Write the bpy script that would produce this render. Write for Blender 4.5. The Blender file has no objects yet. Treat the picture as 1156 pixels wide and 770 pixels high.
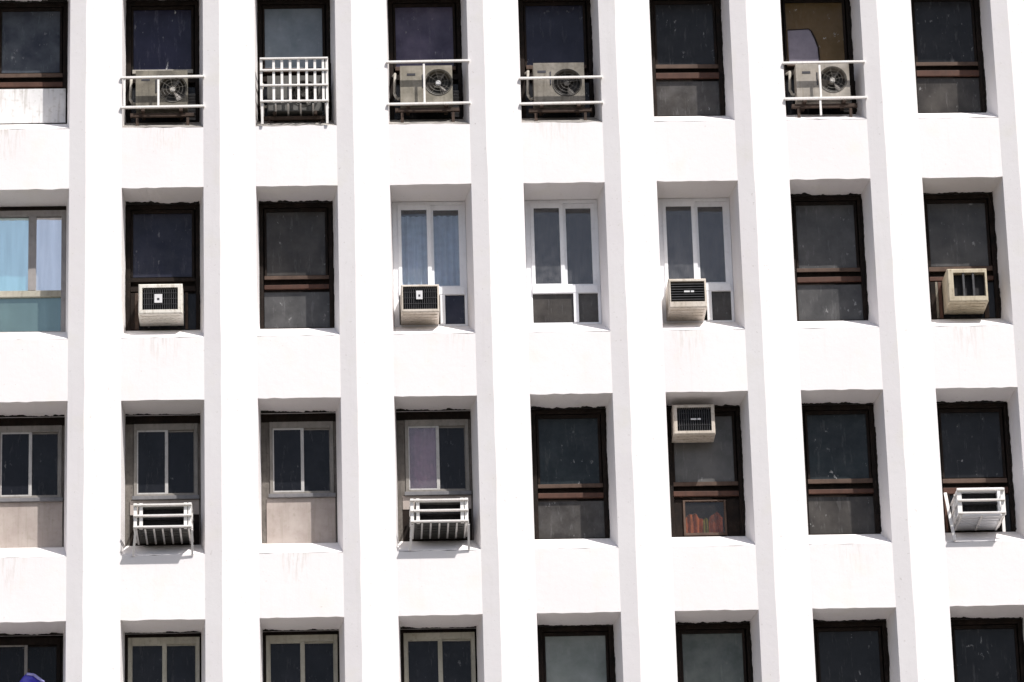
import bpy, bmesh, math, random
from mathutils import Vector, Matrix
random.seed(7)
S = bpy.context.scene
COL = S.collection
PI = math.pi

# ------------------------------------------------------------------ dimensions (metres)
P = 1.9          # bay width
H = 3.177        # storey height
WO = 1.158       # opening width
HO = 2.254       # opening height
D = 0.56         # depth of the recess
UL, UR = 0.030, 1.085   # the reveal narrows to this at the window
Z0 = 27.4        # height of the opening tops in the top row seen
FW, FE = 0.232, 0.078   # fin: apex distance from the opening, projection
C0, C1 = -1, 8   # bays built
R0, R1 = -1, 4   # rows built
ZTOP = Z0 + H + 0.9

# ------------------------------------------------------------------ materials
MATS = {}
def new_mat(name):
    m = bpy.data.materials.new(name); m.use_nodes = True
    nt = m.node_tree; b = nt.nodes['Principled BSDF']
    return m, nt, b
def N(nt, t, **kw):
    n = nt.nodes.new(t)
    for k, v in kw.items():
        if k in n.inputs: n.inputs[k].default_value = v
        else: setattr(n, k, v)
    return n
def L(nt, a, b): nt.links.new(a, b)
def coords(nt, scale=(1, 1, 1), world=True):
    """object-space coordinates shifted by a random amount for each object"""
    tc = N(nt, 'ShaderNodeTexCoord'); oi = N(nt, 'ShaderNodeObjectInfo')
    mul = N(nt, 'ShaderNodeMath', operation='MULTIPLY'); mul.inputs[1].default_value = 37.0
    L(nt, oi.outputs['Random'], mul.inputs[0])
    add = N(nt, 'ShaderNodeVectorMath', operation='ADD')
    L(nt, tc.outputs['Object'], add.inputs[0]); L(nt, mul.outputs[0], add.inputs[1])
    mp = N(nt, 'ShaderNodeMapping'); mp.inputs['Scale'].default_value = scale
    L(nt, add.outputs[0], mp.inputs['Vector'])
    return mp.outputs[0]
def ramp(nt, src, stops):
    r = N(nt, 'ShaderNodeValToRGB'); e = r.color_ramp.elements
    while len(e) < len(stops): e.new(0.5)
    for i, (p, c) in enumerate(stops):
        e[i].position = p; e[i].color = (c[0], c[1], c[2], 1) if hasattr(c, '__len__') else (c, c, c, 1)
    L(nt, src, r.inputs[0]); return r.outputs[0]
def mix(nt, fac, a, b, mode='MIX'):
    m = N(nt, 'ShaderNodeMix', data_type='RGBA', blend_type=mode)
    for i, v in ((0, fac), (6, a), (7, b)):
        if hasattr(v, 'links'): L(nt, v, m.inputs[i])
        elif i == 0: m.inputs[0].default_value = v
        else: m.inputs[i].default_value = (v[0], v[1], v[2], 1)
    return m.outputs[2]
def bump(nt, b, src, strength=0.2, dist=0.01):
    bn = N(nt, 'ShaderNodeBump'); bn.inputs['Strength'].default_value = strength; bn.inputs['Distance'].default_value = dist
    L(nt, src, bn.inputs['Height']); L(nt, bn.outputs[0], b.inputs['Normal'])

def weathered(name, c1, c2, rough=0.6, scale=6, streak=0.5, grime=(0.12, 0.10, 0.08), grime_amt=0.35, metal=0.0, spec=0.4, bump_s=0.1):
    """paint or board: two close tones in blotches, thin dirt runs and specks"""
    if name in MATS: return MATS[name]
    m, nt, b = new_mat(name)
    v = coords(nt)
    n1 = N(nt, 'ShaderNodeTexNoise', Scale=scale, Detail=5, Roughness=0.6); L(nt, v, n1.inputs['Vector'])
    col = mix(nt, ramp(nt, n1.outputs[0], [(0.35, 0), (0.65, 1)]), c1, c2)
    vs = coords(nt, (22, 22, 1.6))
    n2 = N(nt, 'ShaderNodeTexNoise', Scale=1.0, Detail=4); L(nt, vs, n2.inputs['Vector'])
    f = ramp(nt, n2.outputs[0], [(0.52, 0), (0.75, streak)])
    n3 = N(nt, 'ShaderNodeTexNoise', Scale=scale * 5, Detail=3); L(nt, v, n3.inputs['Vector'])
    f2 = mix(nt, 1.0, f, ramp(nt, n3.outputs[0], [(0.55, 0), (0.75, 0.6)]), 'ADD')
    f3 = N(nt, 'ShaderNodeMath', operation='MULTIPLY'); L(nt, f2, f3.inputs[0]); f3.inputs[1].default_value = grime_amt
    L(nt, mix(nt, f3.outputs[0], col, grime), b.inputs['Base Color'])
    b.inputs['Roughness'].default_value = rough; b.inputs['Metallic'].default_value = metal
    b.inputs['Specular IOR Level'].default_value = spec
    bump(nt, b, n3.outputs[0], bump_s, 0.004)
    MATS[name] = m; return m

def plaster():
    m, nt, b = new_mat('white_painted_plaster')
    tc = N(nt, 'ShaderNodeTexCoord'); v = tc.outputs['Object']
    n1 = N(nt, 'ShaderNodeTexNoise', Scale=0.7, Detail=4, Roughness=0.55); L(nt, v, n1.inputs['Vector'])
    col = mix(nt, ramp(nt, n1.outputs[0], [(0.35, 0), (0.65, 1)]), (0.815, 0.785, 0.79), (0.84, 0.82, 0.82))
    n4 = N(nt, 'ShaderNodeTexNoise', Scale=2.3, Detail=3); L(nt, v, n4.inputs['Vector'])
    col = mix(nt, ramp(nt, n4.outputs[0], [(0.55, 0), (0.75, 0.5)]), col, (0.80, 0.775, 0.72))
    mp = N(nt, 'ShaderNodeMapping'); mp.inputs['Scale'].default_value = (7, 7, 0.45); L(nt, v, mp.inputs['Vector'])
    n2 = N(nt, 'ShaderNodeTexNoise', Scale=1.6, Detail=6, Roughness=0.65); L(nt, mp.outputs[0], n2.inputs['Vector'])
    col = mix(nt, ramp(nt, n2.outputs[0], [(0.56, 0), (0.80, 0.14)]), col, (0.50, 0.46, 0.42))
    n3 = N(nt, 'ShaderNodeTexNoise', Scale=24, Detail=4); L(nt, v, n3.inputs['Vector'])
    col = mix(nt, ramp(nt, n3.outputs[0], [(0.66, 0), (0.78, 0.45)]), col, (0.42, 0.38, 0.34))
    # a few old drip stains under sills
    sx = N(nt, 'ShaderNodeSeparateXYZ'); L(nt, v, sx.inputs[0])
    def mth(op, a, b2=None):
        n = N(nt, 'ShaderNodeMath', operation=op)
        for i, q in enumerate((a, b2)):
            if q is None: continue
            if hasattr(q, 'links'): L(nt, q, n.inputs[i])
            else: n.inputs[i].default_value = q
        return n.outputs[0]
    mp2 = N(nt, 'ShaderNodeMapping'); mp2.inputs['Scale'].default_value = (26, 26, 3.0); L(nt, v, mp2.inputs['Vector'])
    n7 = N(nt, 'ShaderNodeTexNoise', Scale=1.0, Detail=4, Roughness=0.6); L(nt, mp2.outputs[0], n7.inputs['Vector'])
    drip = ramp(nt, n7.outputs[0], [(0.48, 0), (0.60, 1)])
    for x, wd, zt, ln, amt in ((2 * P + 0.50, 0.22, Z0 - 2 * H - HO, 0.5, 0.55), (0.35, 0.30, Z0 - 2 * H - HO, 0.7, 0.3), (0.25, 0.30, Z0 - HO, 0.6, 0.4), (3 * P + 0.9, 0.2, Z0 - H - HO, 0.35, 0.25), (6 * P + 0.6, 0.3, Z0 - 2 * H - HO, 0.6, 0.2), (P + 0.55, 0.3, Z0 - H - HO, 0.5, 0.35), (5 * P + 0.35, 0.25, Z0 - H - HO, 0.6, 0.35), (7 * P + 0.5, 0.3, Z0 - H - HO, 0.6, 0.3), (P + 0.6, 0.4, Z0 - HO, 0.5, 0.3), (4 * P + 0.5, 0.4, Z0 - HO, 0.5, 0.25)):
        mx = mth('MAXIMUM', mth('SUBTRACT', 1.0, mth('DIVIDE', mth('ABSOLUTE', mth('SUBTRACT', sx.outputs[0], x)), wd)), 0.0)
        dz = mth('SUBTRACT', zt + 0.02, sx.outputs[2])
        mz = mth('MULTIPLY', mth('GREATER_THAN', dz, 0.0), mth('MAXIMUM', mth('SUBTRACT', 1.0, mth('DIVIDE', dz, ln)), 0.0))
        fa = mth('MULTIPLY', mth('MULTIPLY', mth('POWER', mx, 0.6), mz), mth('MULTIPLY', drip, amt))
        col = mix(nt, fa, col, (0.42, 0.37, 0.30))
    L(nt, col, b.inputs['Base Color']); b.inputs['Roughness'].default_value = 0.85
    b.inputs['Specular IOR Level'].default_value = 0.2
    n5 = N(nt, 'ShaderNodeTexNoise', Scale=9, Detail=8, Roughness=0.7); L(nt, v, n5.inputs['Vector'])
    bump(nt, b, n5.outputs[0], 0.25, 0.012)
    return m

def dusty_glass(name, c1, c2, speck=0.35, rough=0.12, spec=0.22, dust=(0.30, 0.30, 0.31), film=0.35, metal=0.0, cloud=0.65):
    """old glass with nothing lit behind it: dark, dust film in clouds, runs and bird-dropping specks"""
    if name in MATS: return MATS[name]
    m, nt, b = new_mat(name)
    v = coords(nt)
    n1 = N(nt, 'ShaderNodeTexNoise', Scale=2.6, Detail=4, Roughness=0.6); L(nt, v, n1.inputs['Vector'])
    col = mix(nt, ramp(nt, n1.outputs[0], [(0.3, 0), (0.7, 1)]), [x * 0.7 for x in c1], [x * 0.8 for x in c2])
    vs = coords(nt, (14, 14, 2.5))
    n2 = N(nt, 'ShaderNodeTexNoise', Scale=1.0, Detail=5, Roughness=0.7); L(nt, vs, n2.inputs['Vector'])
    runs = ramp(nt, n2.outputs[0], [(0.55, 0), (0.85, film * 0.6)])
    col = mix(nt, runs, col, dust)
    vk = coords(nt, (1.0, 1.0, 0.55))
    n3 = N(nt, 'ShaderNodeTexNoise', Scale=17, Detail=3, Roughness=0.6); L(nt, vk, n3.inputs['Vector'])
    sp0 = ramp(nt, n3.outputs[0], [(0.64, 0), (0.70, speck)])
    n6 = N(nt, 'ShaderNodeTexNoise', Scale=3.2, Detail=1); L(nt, v, n6.inputs['Vector'])
    sp = mix(nt, 1.0, sp0, ramp(nt, n6.outputs[0], [(0.50, 0), (0.62, 1)]), 'MULTIPLY')
    col = mix(nt, sp, col, (0.62, 0.62, 0.62))
    oi = N(nt, 'ShaderNodeObjectInfo'); wn = N(nt, 'ShaderNodeTexWhiteNoise', noise_dimensions='1D'); L(nt, oi.outputs['Random'], wn.inputs['W'])
    n8 = N(nt, 'ShaderNodeTexNoise', Scale=4.5, Detail=5, Roughness=0.7); L(nt, v, n8.inputs['Vector'])
    mm = N(nt, 'ShaderNodeMath', operation='MULTIPLY'); L(nt, wn.outputs[0], mm.inputs[0]); L(nt, ramp(nt, n8.outputs[0], [(0.40, 0.02), (0.72, 0.34 * cloud)]), mm.inputs[1])
    col = mix(nt, mm.outputs[0], col, [x * 0.75 for x in dust])
    L(nt, col, b.inputs['Base Color'])
    rr = N(nt, 'ShaderNodeMath', operation='MULTIPLY_ADD'); L(nt, n2.outputs[0], rr.inputs[0]); rr.inputs[1].default_value = 0.25; rr.inputs[2].default_value = rough
    L(nt, rr.outputs[0], b.inputs['Roughness'])
    b.inputs['Specular IOR Level'].default_value = spec; b.inputs['Metallic'].default_value = metal
    n4 = N(nt, 'ShaderNodeTexNoise', Scale=1.4, Detail=2); L(nt, v, n4.inputs['Vector'])
    bump(nt, b, n4.outputs[0], 0.04, 0.05)
    MATS[name] = m; return m

def coated_glass(name, tint, refl, body, rough=0.04, wave=0.05):
    """solar-control glass: a half mirror over a tinted body"""
    if name in MATS: return MATS[name]
    m, nt, b = new_mat(name)
    v = coords(nt)
    n1 = N(nt, 'ShaderNodeTexNoise', Scale=3.0, Detail=3); L(nt, v, n1.inputs['Vector'])
    L(nt, mix(nt, ramp(nt, n1.outputs[0], [(0.35, 0), (0.7, 1)]), body, [x * 1.25 for x in body]), b.inputs['Base Color'])
    b.inputs['Roughness'].default_value = 0.5
    g = N(nt, 'ShaderNodeBsdfGlossy'); g.inputs['Color'].default_value = (*tint, 1); g.inputs['Roughness'].default_value = rough
    bn = N(nt, 'ShaderNodeBump'); bn.inputs['Strength'].default_value = wave; bn.inputs['Distance'].default_value = 0.05
    L(nt, n1.outputs[0], bn.inputs['Height']); L(nt, bn.outputs[0], g.inputs['Normal'])
    mv = N(nt, 'ShaderNodeMapping'); mv.inputs['Scale'].default_value = (9, 9, 0.8); L(nt, v, mv.inputs['Vector'])
    n2 = N(nt, 'ShaderNodeTexNoise', Scale=1.0, Detail=3); L(nt, mv.outputs[0], n2.inputs['Vector'])
    L(nt, mix(nt, ramp(nt, n2.outputs[0], [(0.35, 0), (0.7, 1)]), [x * 0.82 for x in tint], tint), g.inputs['Color'])
    ms = N(nt, 'ShaderNodeMixShader'); ms.inputs[0].default_value = refl
    L(nt, b.outputs[0], ms.inputs[1]); L(nt, g.outputs[0], ms.inputs[2])
    L(nt, ms.outputs[0], nt.nodes['Material Output'].inputs['Surface'])
    MATS[name] = m; return m

def clear_glass(name, tint, dirt=0.25, dirt_col=(0.25, 0.25, 0.26), refl=0.08):
    """see-through pane: tinted, a film of dust, a weak mirror"""
    if name in MATS: return MATS[name]
    m, nt, b = new_mat(name)
    v = coords(nt)
    tr = N(nt, 'ShaderNodeBsdfTransparent'); tr.inputs[0].default_value = (*tint, 1)
    b.inputs['Base Color'].default_value = (*dirt_col, 1); b.inputs['Roughness'].default_value = 0.7
    n1 = N(nt, 'ShaderNodeTexNoise', Scale=9, Detail=5); L(nt, v, n1.inputs['Vector'])
    ms = N(nt, 'ShaderNodeMixShader'); L(nt, ramp(nt, n1.outputs[0], [(0.35, dirt * 0.4), (0.7, dirt)]), ms.inputs[0])
    L(nt, tr.outputs[0], ms.inputs[1]); L(nt, b.outputs[0], ms.inputs[2])
    g = N(nt, 'ShaderNodeBsdfGlossy'); g.inputs['Roughness'].default_value = 0.05
    m2 = N(nt, 'ShaderNodeMixShader'); m2.inputs[0].default_value = refl
    L(nt, ms.outputs[0], m2.inputs[1]); L(nt, g.outputs[0], m2.inputs[2])
    L(nt, m2.outputs[0], nt.nodes['Material Output'].inputs['Surface'])
    MATS[name] = m; return m

def cloth(name, c1, c2, scale=3, rough=0.9):
    if name in MATS: return MATS[name]
    m, nt, b = new_mat(name)
    v = coords(nt)
    n1 = N(nt, 'ShaderNodeTexNoise', Scale=scale, Detail=3); L(nt, v, n1.inputs['Vector'])
    L(nt, mix(nt, ramp(nt, n1.outputs[0], [(0.4, 0), (0.6, 1)]), c1, c2), b.inputs['Base Color'])
    b.inputs['Roughness'].default_value = rough; b.inputs['Specular IOR Level'].default_value = 0.1
    n2 = N(nt, 'ShaderNodeTexNoise', Scale=90, Detail=2); L(nt, v, n2.inputs['Vector'])
    bump(nt, b, n2.outputs[0], 0.15, 0.003)
    MATS[name] = m; return m

M_WALL = plaster()
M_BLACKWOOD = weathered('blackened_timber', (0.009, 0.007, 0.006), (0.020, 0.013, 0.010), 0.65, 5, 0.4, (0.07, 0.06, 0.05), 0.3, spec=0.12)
M_BROWN = weathered('brown_varnished_timber', (0.055, 0.022, 0.013), (0.085, 0.038, 0.024), 0.55, 4, 0.6, (0.03, 0.02, 0.015), 0.6, spec=0.3)
M_BROWNLIGHT = weathered('faded_brown_timber', (0.070, 0.045, 0.034), (0.11, 0.072, 0.054), 0.65, 4, 0.6, (0.05, 0.03, 0.02), 0.6, spec=0.25)
M_SEAL = weathered('black_sealant', (0.012, 0.011, 0.010), (0.03, 0.026, 0.022), 0.8, 14, 0.3, (0.09, 0.08, 0.07), 0.3, spec=0.2)
M_WALU = weathered('white_aluminium', (0.84, 0.85, 0.88), (0.79, 0.80, 0.83), 0.4, 3, 0.4, (0.35, 0.32, 0.30), 0.25)
M_GREYBOARD = weathered('grimy_grey_board', (0.105, 0.092, 0.08), (0.165, 0.148, 0.13), 0.7, 5, 0.8, (0.02, 0.018, 0.016), 0.7)
M_LALU = weathered('pale_grey_aluminium', (0.46, 0.45, 0.44), (0.52, 0.51, 0.50), 0.45, 4, 0.6, (0.12, 0.1, 0.09), 0.5)
M_GRIMYWALL = weathered('soot_stained_plaster', (0.30, 0.28, 0.26), (0.42, 0.40, 0.37), 0.85, 5, 0.8, (0.08, 0.07, 0.06), 0.6)  # sill plaster with the air conditioners' shade put into its grey
M_GALU = weathered('grey_aluminium', (0.20, 0.185, 0.165), (0.27, 0.25, 0.228), 0.45, 4, 0.6, (0.08, 0.07, 0.06), 0.5)
M_DALU = weathered('dark_grey_aluminium', (0.15, 0.15, 0.16), (0.20, 0.195, 0.20), 0.4, 4, 0.5, (0.05, 0.045, 0.04), 0.5)
M_YALU = weathered('yellowed_aluminium', (0.36, 0.34, 0.27), (0.44, 0.42, 0.35), 0.5, 4, 0.6, (0.10, 0.08, 0.05), 0.5)
M_BOARD = weathered('pinkish_board', (0.34, 0.29, 0.265), (0.42, 0.37, 0.34), 0.8, 3, 0.6, (0.20, 0.19, 0.14), 0.5, spec=0.2)
M_WBOARD = weathered('dirty_white_board', (0.62, 0.62, 0.63), (0.70, 0.70, 0.70), 0.7, 3, 0.9, (0.22, 0.19, 0.14), 0.55, spec=0.2)
M_BAR = weathered('white_painted_steel', (0.88, 0.865, 0.85), (0.82, 0.80, 0.77), 0.5, 8, 0.5, (0.34, 0.20, 0.12), 0.3)
M_ACWHITE = weathered('aged_cream_enamel', (0.66, 0.60, 0.53), (0.52, 0.46, 0.385), 0.45, 5, 0.6, (0.22, 0.18, 0.12), 0.8)
M_ACPALE = weathered('pale_cream_enamel', (0.78, 0.75, 0.69), (0.70, 0.67, 0.60), 0.45, 5, 0.6, (0.3, 0.24, 0.16), 0.8)
M_ACYELLOW = weathered('yellowed_enamel', (0.55, 0.49, 0.37), (0.42, 0.36, 0.26), 0.5, 5, 0.6, (0.18, 0.13, 0.07), 0.8)
M_ACGRIMY = weathered('grimy_cream_enamel', (0.21, 0.19, 0.15), (0.10, 0.09, 0.07), 0.6, 5, 0.9, (0.07, 0.06, 0.045), 0.75)
M_ACGREY = weathered('grey_enamel', (0.07, 0.07, 0.065), (0.11, 0.107, 0.10), 0.6, 5, 0.8, (0.04, 0.035, 0.03), 0.6)
M_COIL = weathered('dark_coil_fins', (0.010, 0.010, 0.011), (0.022, 0.022, 0.025), 0.6, 30, 0.4, (0.08, 0.075, 0.07), 0.4, spec=0.2)
M_SLAT = weathered('dark_grey_slats', (0.035, 0.035, 0.038), (0.065, 0.065, 0.07), 0.5, 12, 0.4, (0.20, 0.19, 0.17), 0.4)
M_BADGE = weathered('pale_badge', (0.75, 0.75, 0.76), (0.68, 0.68, 0.69), 0.4, 10, 0.2, (0.3, 0.3, 0.3), 0.2)
M_MARK = weathered('dark_print', (0.03, 0.03, 0.04), (0.04, 0.04, 0.05), 0.6, 10, 0.1)
M_FAN = weathered('dark_fan_plastic', (0.03, 0.028, 0.026), (0.055, 0.05, 0.045), 0.5, 8, 0.4, (0.16, 0.14, 0.12), 0.4)
M_FANHUB = weathered('pale_fan_hub', (0.50, 0.48, 0.45), (0.60, 0.58, 0.54), 0.5, 8, 0.4, (0.15, 0.12, 0.1), 0.4)
M_WIRE = weathered('grey_wire', (0.10, 0.095, 0.085), (0.16, 0.15, 0.13), 0.5, 12, 0.4)
M_PIPE = weathered('pale_pipe_lagging', (0.45, 0.43, 0.39), (0.34, 0.32, 0.28), 0.9, 14, 0.5, (0.1, 0.08, 0.06), 0.6, spec=0.1)
M_IRON = weathered('rusty_dark_iron', (0.045, 0.032, 0.025), (0.075, 0.05, 0.038), 0.7, 14, 0.4, (0.03, 0.02, 0.015), 0.4, spec=0.2)
M_ROOM = weathered('dim_room_plaster', (0.30, 0.29, 0.27), (0.26, 0.25, 0.23), 0.9, 2, 0.3, spec=0.1)
M_LOUVRE = weathered('grey_louvre', (0.16, 0.155, 0.145), (0.22, 0.21, 0.20), 0.6, 8, 0.5, (0.05, 0.04, 0.035), 0.5)

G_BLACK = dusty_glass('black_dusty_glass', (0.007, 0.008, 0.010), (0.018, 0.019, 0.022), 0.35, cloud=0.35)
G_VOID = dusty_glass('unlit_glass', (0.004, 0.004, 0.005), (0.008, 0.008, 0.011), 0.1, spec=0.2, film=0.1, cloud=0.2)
G_NAVY = dusty_glass('navy_dusty_glass', (0.014, 0.016, 0.034), (0.034, 0.036, 0.062), 0.15, film=0.2, cloud=0.35)
G_NAVYSPL = dusty_glass('navy_splashed_glass', (0.016, 0.016, 0.040), (0.034, 0.034, 0.070), 0.75, film=0.55, dust=(0.34, 0.34, 0.42))
G_PURPLE = dusty_glass('purple_dusty_glass', (0.047, 0.040, 0.081), (0.126, 0.108, 0.171), 0.3, film=0.3)
G_GREY = dusty_glass('grey_dusty_glass', (0.062, 0.062, 0.063), (0.112, 0.110, 0.109), 0.3, film=0.3)
G_DGREY = dusty_glass('dark_grey_dusty_glass', (0.040, 0.036, 0.033), (0.082, 0.075, 0.068), 0.4, film=0.3)
G_TEAL = dusty_glass('teal_black_glass', (0.007, 0.013, 0.016), (0.016, 0.026, 0.030), 0.5, film=0.3, cloud=0.35)
G_STEEL = dusty_glass('blue_grey_glass', (0.182, 0.230, 0.267), (0.288, 0.328, 0.371), 0.1, film=0.2)
G_GREEN = dusty_glass('grey_green_glass', (0.098, 0.117, 0.105), (0.186, 0.211, 0.195), 0.15, film=0.3)
G_SAGE = dusty_glass('pale_sage_glass', (0.217, 0.255, 0.234), (0.332, 0.369, 0.357), 0.1, film=0.25)
G_ASH = dusty_glass('ashen_dusty_glass', (0.10, 0.10, 0.095), (0.16, 0.155, 0.15), 0.15, film=0.3)
G_BROWN = dusty_glass('brown_film_glass', (0.115, 0.070, 0.018), (0.16, 0.105, 0.050), 0.5, film=0.3, dust=(0.22, 0.17, 0.11), spec=0.15)
G_STAIN = dusty_glass('stained_blue_glass', (0.023, 0.027, 0.047), (0.108, 0.121, 0.140), 0.25, film=0.5, dust=(0.15, 0.19, 0.20))
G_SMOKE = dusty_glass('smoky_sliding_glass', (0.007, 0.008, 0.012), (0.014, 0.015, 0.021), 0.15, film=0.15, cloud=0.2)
G_SKYBLUE = coated_glass('blue_mirror_glass', (0.86, 1.0, 0.98), 0.85, (0.30, 0.75, 0.85))
G_SKYPALE = coated_glass('pale_mirror_glass', (1.0, 1.0, 1.0), 0.85, (0.80, 0.84, 0.88))
G_TEALPAN = coated_glass('teal_mirror_glass', (0.42, 0.55, 0.54), 0.38, (0.075, 0.125, 0.118), 0.15)
G_CLEAR = clear_glass('tinted_clear_glass', (0.84, 0.88, 0.92), 0.15)
G_SMOKED = clear_glass('smoked_clear_glass', (0.42, 0.43, 0.46), 0.3)
G_ROSE = clear_glass('rose_clear_glass', (0.85, 0.78, 0.82), 0.2)
G_LOW = clear_glass('dirty_clear_glass', (0.90, 0.86, 0.82), 0.14, (0.07, 0.06, 0.055), 0.03)

# ------------------------------------------------------------------ mesh helpers
class MB:
    def __init__(s): s.v = []; s.f = []
    def quad(s, *pts):
        i = len(s.v); s.v += [tuple(p) for p in pts]; s.f.append(tuple(range(i, i + len(pts))))
    def box(s, x0, x1, y0, y1, z0, z1):
        i = len(s.v)
        s.v += [(x0, y0, z0), (x1, y0, z0), (x1, y1, z0), (x0, y1, z0), (x0, y0, z1), (x1, y0, z1), (x1, y1, z1), (x0, y1, z1)]
        s.f += [tuple(i + k for k in q) for q in ((0, 3, 2, 1), (4, 5, 6, 7), (0, 1, 5, 4), (1, 2, 6, 5), (2, 3, 7, 6), (3, 0, 4, 7))]
        return s
    def ub(s, u0, u1, y0, y1, v0, v1): return s.box(u0, u1, y0, y1, -v1, -v0)     # v counts down from the top of the opening
    def frame(s, u0, u1, v0, v1, wl, wr, wt, wb, y0, y1):
        s.ub(u0, u0 + wl, y0, y1, v0, v1); s.ub(u1 - wr, u1, y0, y1, v0, v1)
        s.ub(u0 + wl, u1 - wr, y0, y1, v0, v0 + wt); s.ub(u0 + wl, u1 - wr, y0, y1, v1 - wb, v1)
        return s
    def tube(s, a, b, r, n=8, flat=None):
        a, b = Vector(a), Vector(b); d = (b - a).normalized()
        up = Vector((0, 0, 1)) if abs(d.z) < 0.9 else Vector((0, 1, 0))
        x = d.cross(up).normalized(); y = x.cross(d).normalized(); i = len(s.v)
        rx, ry = (flat if flat else (r, r))
        for q in (a, b):
            for k in range(n):
                t = 2 * PI * (k + 0.5) / n
                s.v.append(tuple(q + x * rx * math.cos(t) + y * ry * math.sin(t)))
        for k in range(n): s.f.append((i + k, i + (k + 1) % n, i + n + (k + 1) % n, i + n + k))
        s.f.append(tuple(i + k for k in reversed(range(n)))); s.f.append(tuple(i + n + k for k in range(n)))
        return s
    def bar(s, a, b, w, t=None):                 # square bar
        t = t or w; k = 0.7071
        return s.tube(a, b, 0, 4, (w * k, t * k))
    def ring(s, c, R, r, n=28, m=5):             # wire ring facing -y
        i = len(s.v)
        for k in range(n):
            t = 2 * PI * k / n
            for j in range(m):
                q = 2 * PI * j / m; rr = R + r * math.cos(q)
                s.v.append((c[0] + rr * math.cos(t), c[1] + r * math.sin(q), c[2] + rr * math.sin(t)))
        for k in range(n):
            for j in range(m):
                a = i + k * m; b = i + (k + 1) % n * m; j2 = (j + 1) % m
                s.f.append((a + j, b + j, b + j2, a + j2))
        return s
    def disc(s, c, r, y0, y1, n=24): return s.tube((c[0], y0, c[2]), (c[0], y1, c[2]), r, n)
    def build(s, name, mat, parent=None, loc=(0, 0, 0), bevel=0.0, smooth=False):
        me = bpy.data.meshes.new(name); me.from_pydata(s.v, [], s.f)
        bm = bmesh.new(); bm.from_mesh(me); bmesh.ops.recalc_face_normals(bm, faces=bm.faces); bm.to_mesh(me); bm.free()
        if smooth:
            for p in me.polygons: p.use_smooth = True
        me.materials.append(mat)
        o = bpy.data.objects.new(name, me); COL.objects.link(o); o.location = loc
        if parent: o.parent = parent
        if bevel:
            b = o.modifiers.new('Bevel', 'BEVEL'); b.width = bevel; b.segments = 2; b.limit_method = 'ANGLE'
        return o

def empty(name, loc, label, cat, group=None):
    o = bpy.data.objects.new(name, None); COL.objects.link(o); o.location = loc; o.empty_display_size = 0.2
    tag(o, label, cat, group); return o
def tag(o, label, cat, group=None):
    o['label'] = label; o['category'] = cat
    if group: o['group'] = group
def org(c, r): return (c * P, 0.0, Z0 - r * H)

# ------------------------------------------------------------------ ground
g = MB(); g.quad((-3000, -3000, 0), (3000, -3000, 0), (3000, 3000, 0), (-3000, 3000, 0))
ground = g.build('ground', weathered('pale_concrete_paving', (0.11, 0.10, 0.088), (0.14, 0.128, 0.112), 0.9, 0.3, 0.2, spec=0.2)); ground['kind'] = 'structure'

# ------------------------------------------------------------------ the building
bld = empty('office_building', (8.0, 0, 0), 'white painted concrete office building with vertical fins and rows of recessed windows', 'building')
def bpart(mb, name, mat, **k):
    o = mb.build(name, mat, bld, (-8.0, 0, 0), **k); return o
XL, XR = C0 * P - 0.74, (C1 + 1) * P
YB = 0.64
w = MB()
rng = random.Random(3)
NS = 10
def edge(zb, amp=0.007):                       # a hand-finished plaster edge, never quite straight
    return [zb + rng.uniform(-amp, amp) for _ in range(NS + 1)]
for c in range(C0, C1 + 1):
    xs = [c * P + WO * i / NS for i in range(NS + 1)]
    top = [ZTOP] * (NS + 1)
    for r in range(R0, R1 + 2):
        last = r == R1 + 1
        bot = [0.0] * (NS + 1) if last else edge(Z0 - r * H)
        for i in range(NS):                                  # spandrel front
            w.quad((xs[i], 0, bot[i]), (xs[i + 1], 0, bot[i + 1]), (xs[i + 1], 0, top[i + 1]), (xs[i], 0, top[i]))
        if last: break
        for i in range(NS):                                  # soffit
            zi = Z0 - r * H - 0.03
            sx = lambda k: c * P + UL + (UR - UL) * k / NS
            w.quad((xs[i], 0, bot[i]), (sx(i), D, zi), (sx(i + 1), D, zi), (xs[i + 1], 0, bot[i + 1]))
            w.quad((sx(i), D, zi), (sx(i), YB, zi), (sx(i + 1), YB, zi), (sx(i + 1), D, zi))
        zt, zb = Z0 - r * H, Z0 - r * H - HO
        ntop = edge(zb)
        for x, xi, k in ((c * P, c * P + UL, 0), (c * P + WO, c * P + UR, NS)):          # jambs
            w.quad((x, 0, ntop[k]), (xi, D, ntop[k]), (xi, D, zt - 0.03), (x, 0, bot[k]))
            w.quad((xi, D, ntop[k]), (xi, YB, ntop[k]), (xi, YB, zt - 0.03), (xi, D, zt - 0.03))
        top = ntop
        for i in range(NS):                                  # floor of the recess, under the sill
            w.quad((xs[i], 0, top[i]), (xs[i], YB, top[i]), (xs[i + 1], YB, top[i + 1]), (xs[i + 1], 0, top[i + 1]))
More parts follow.
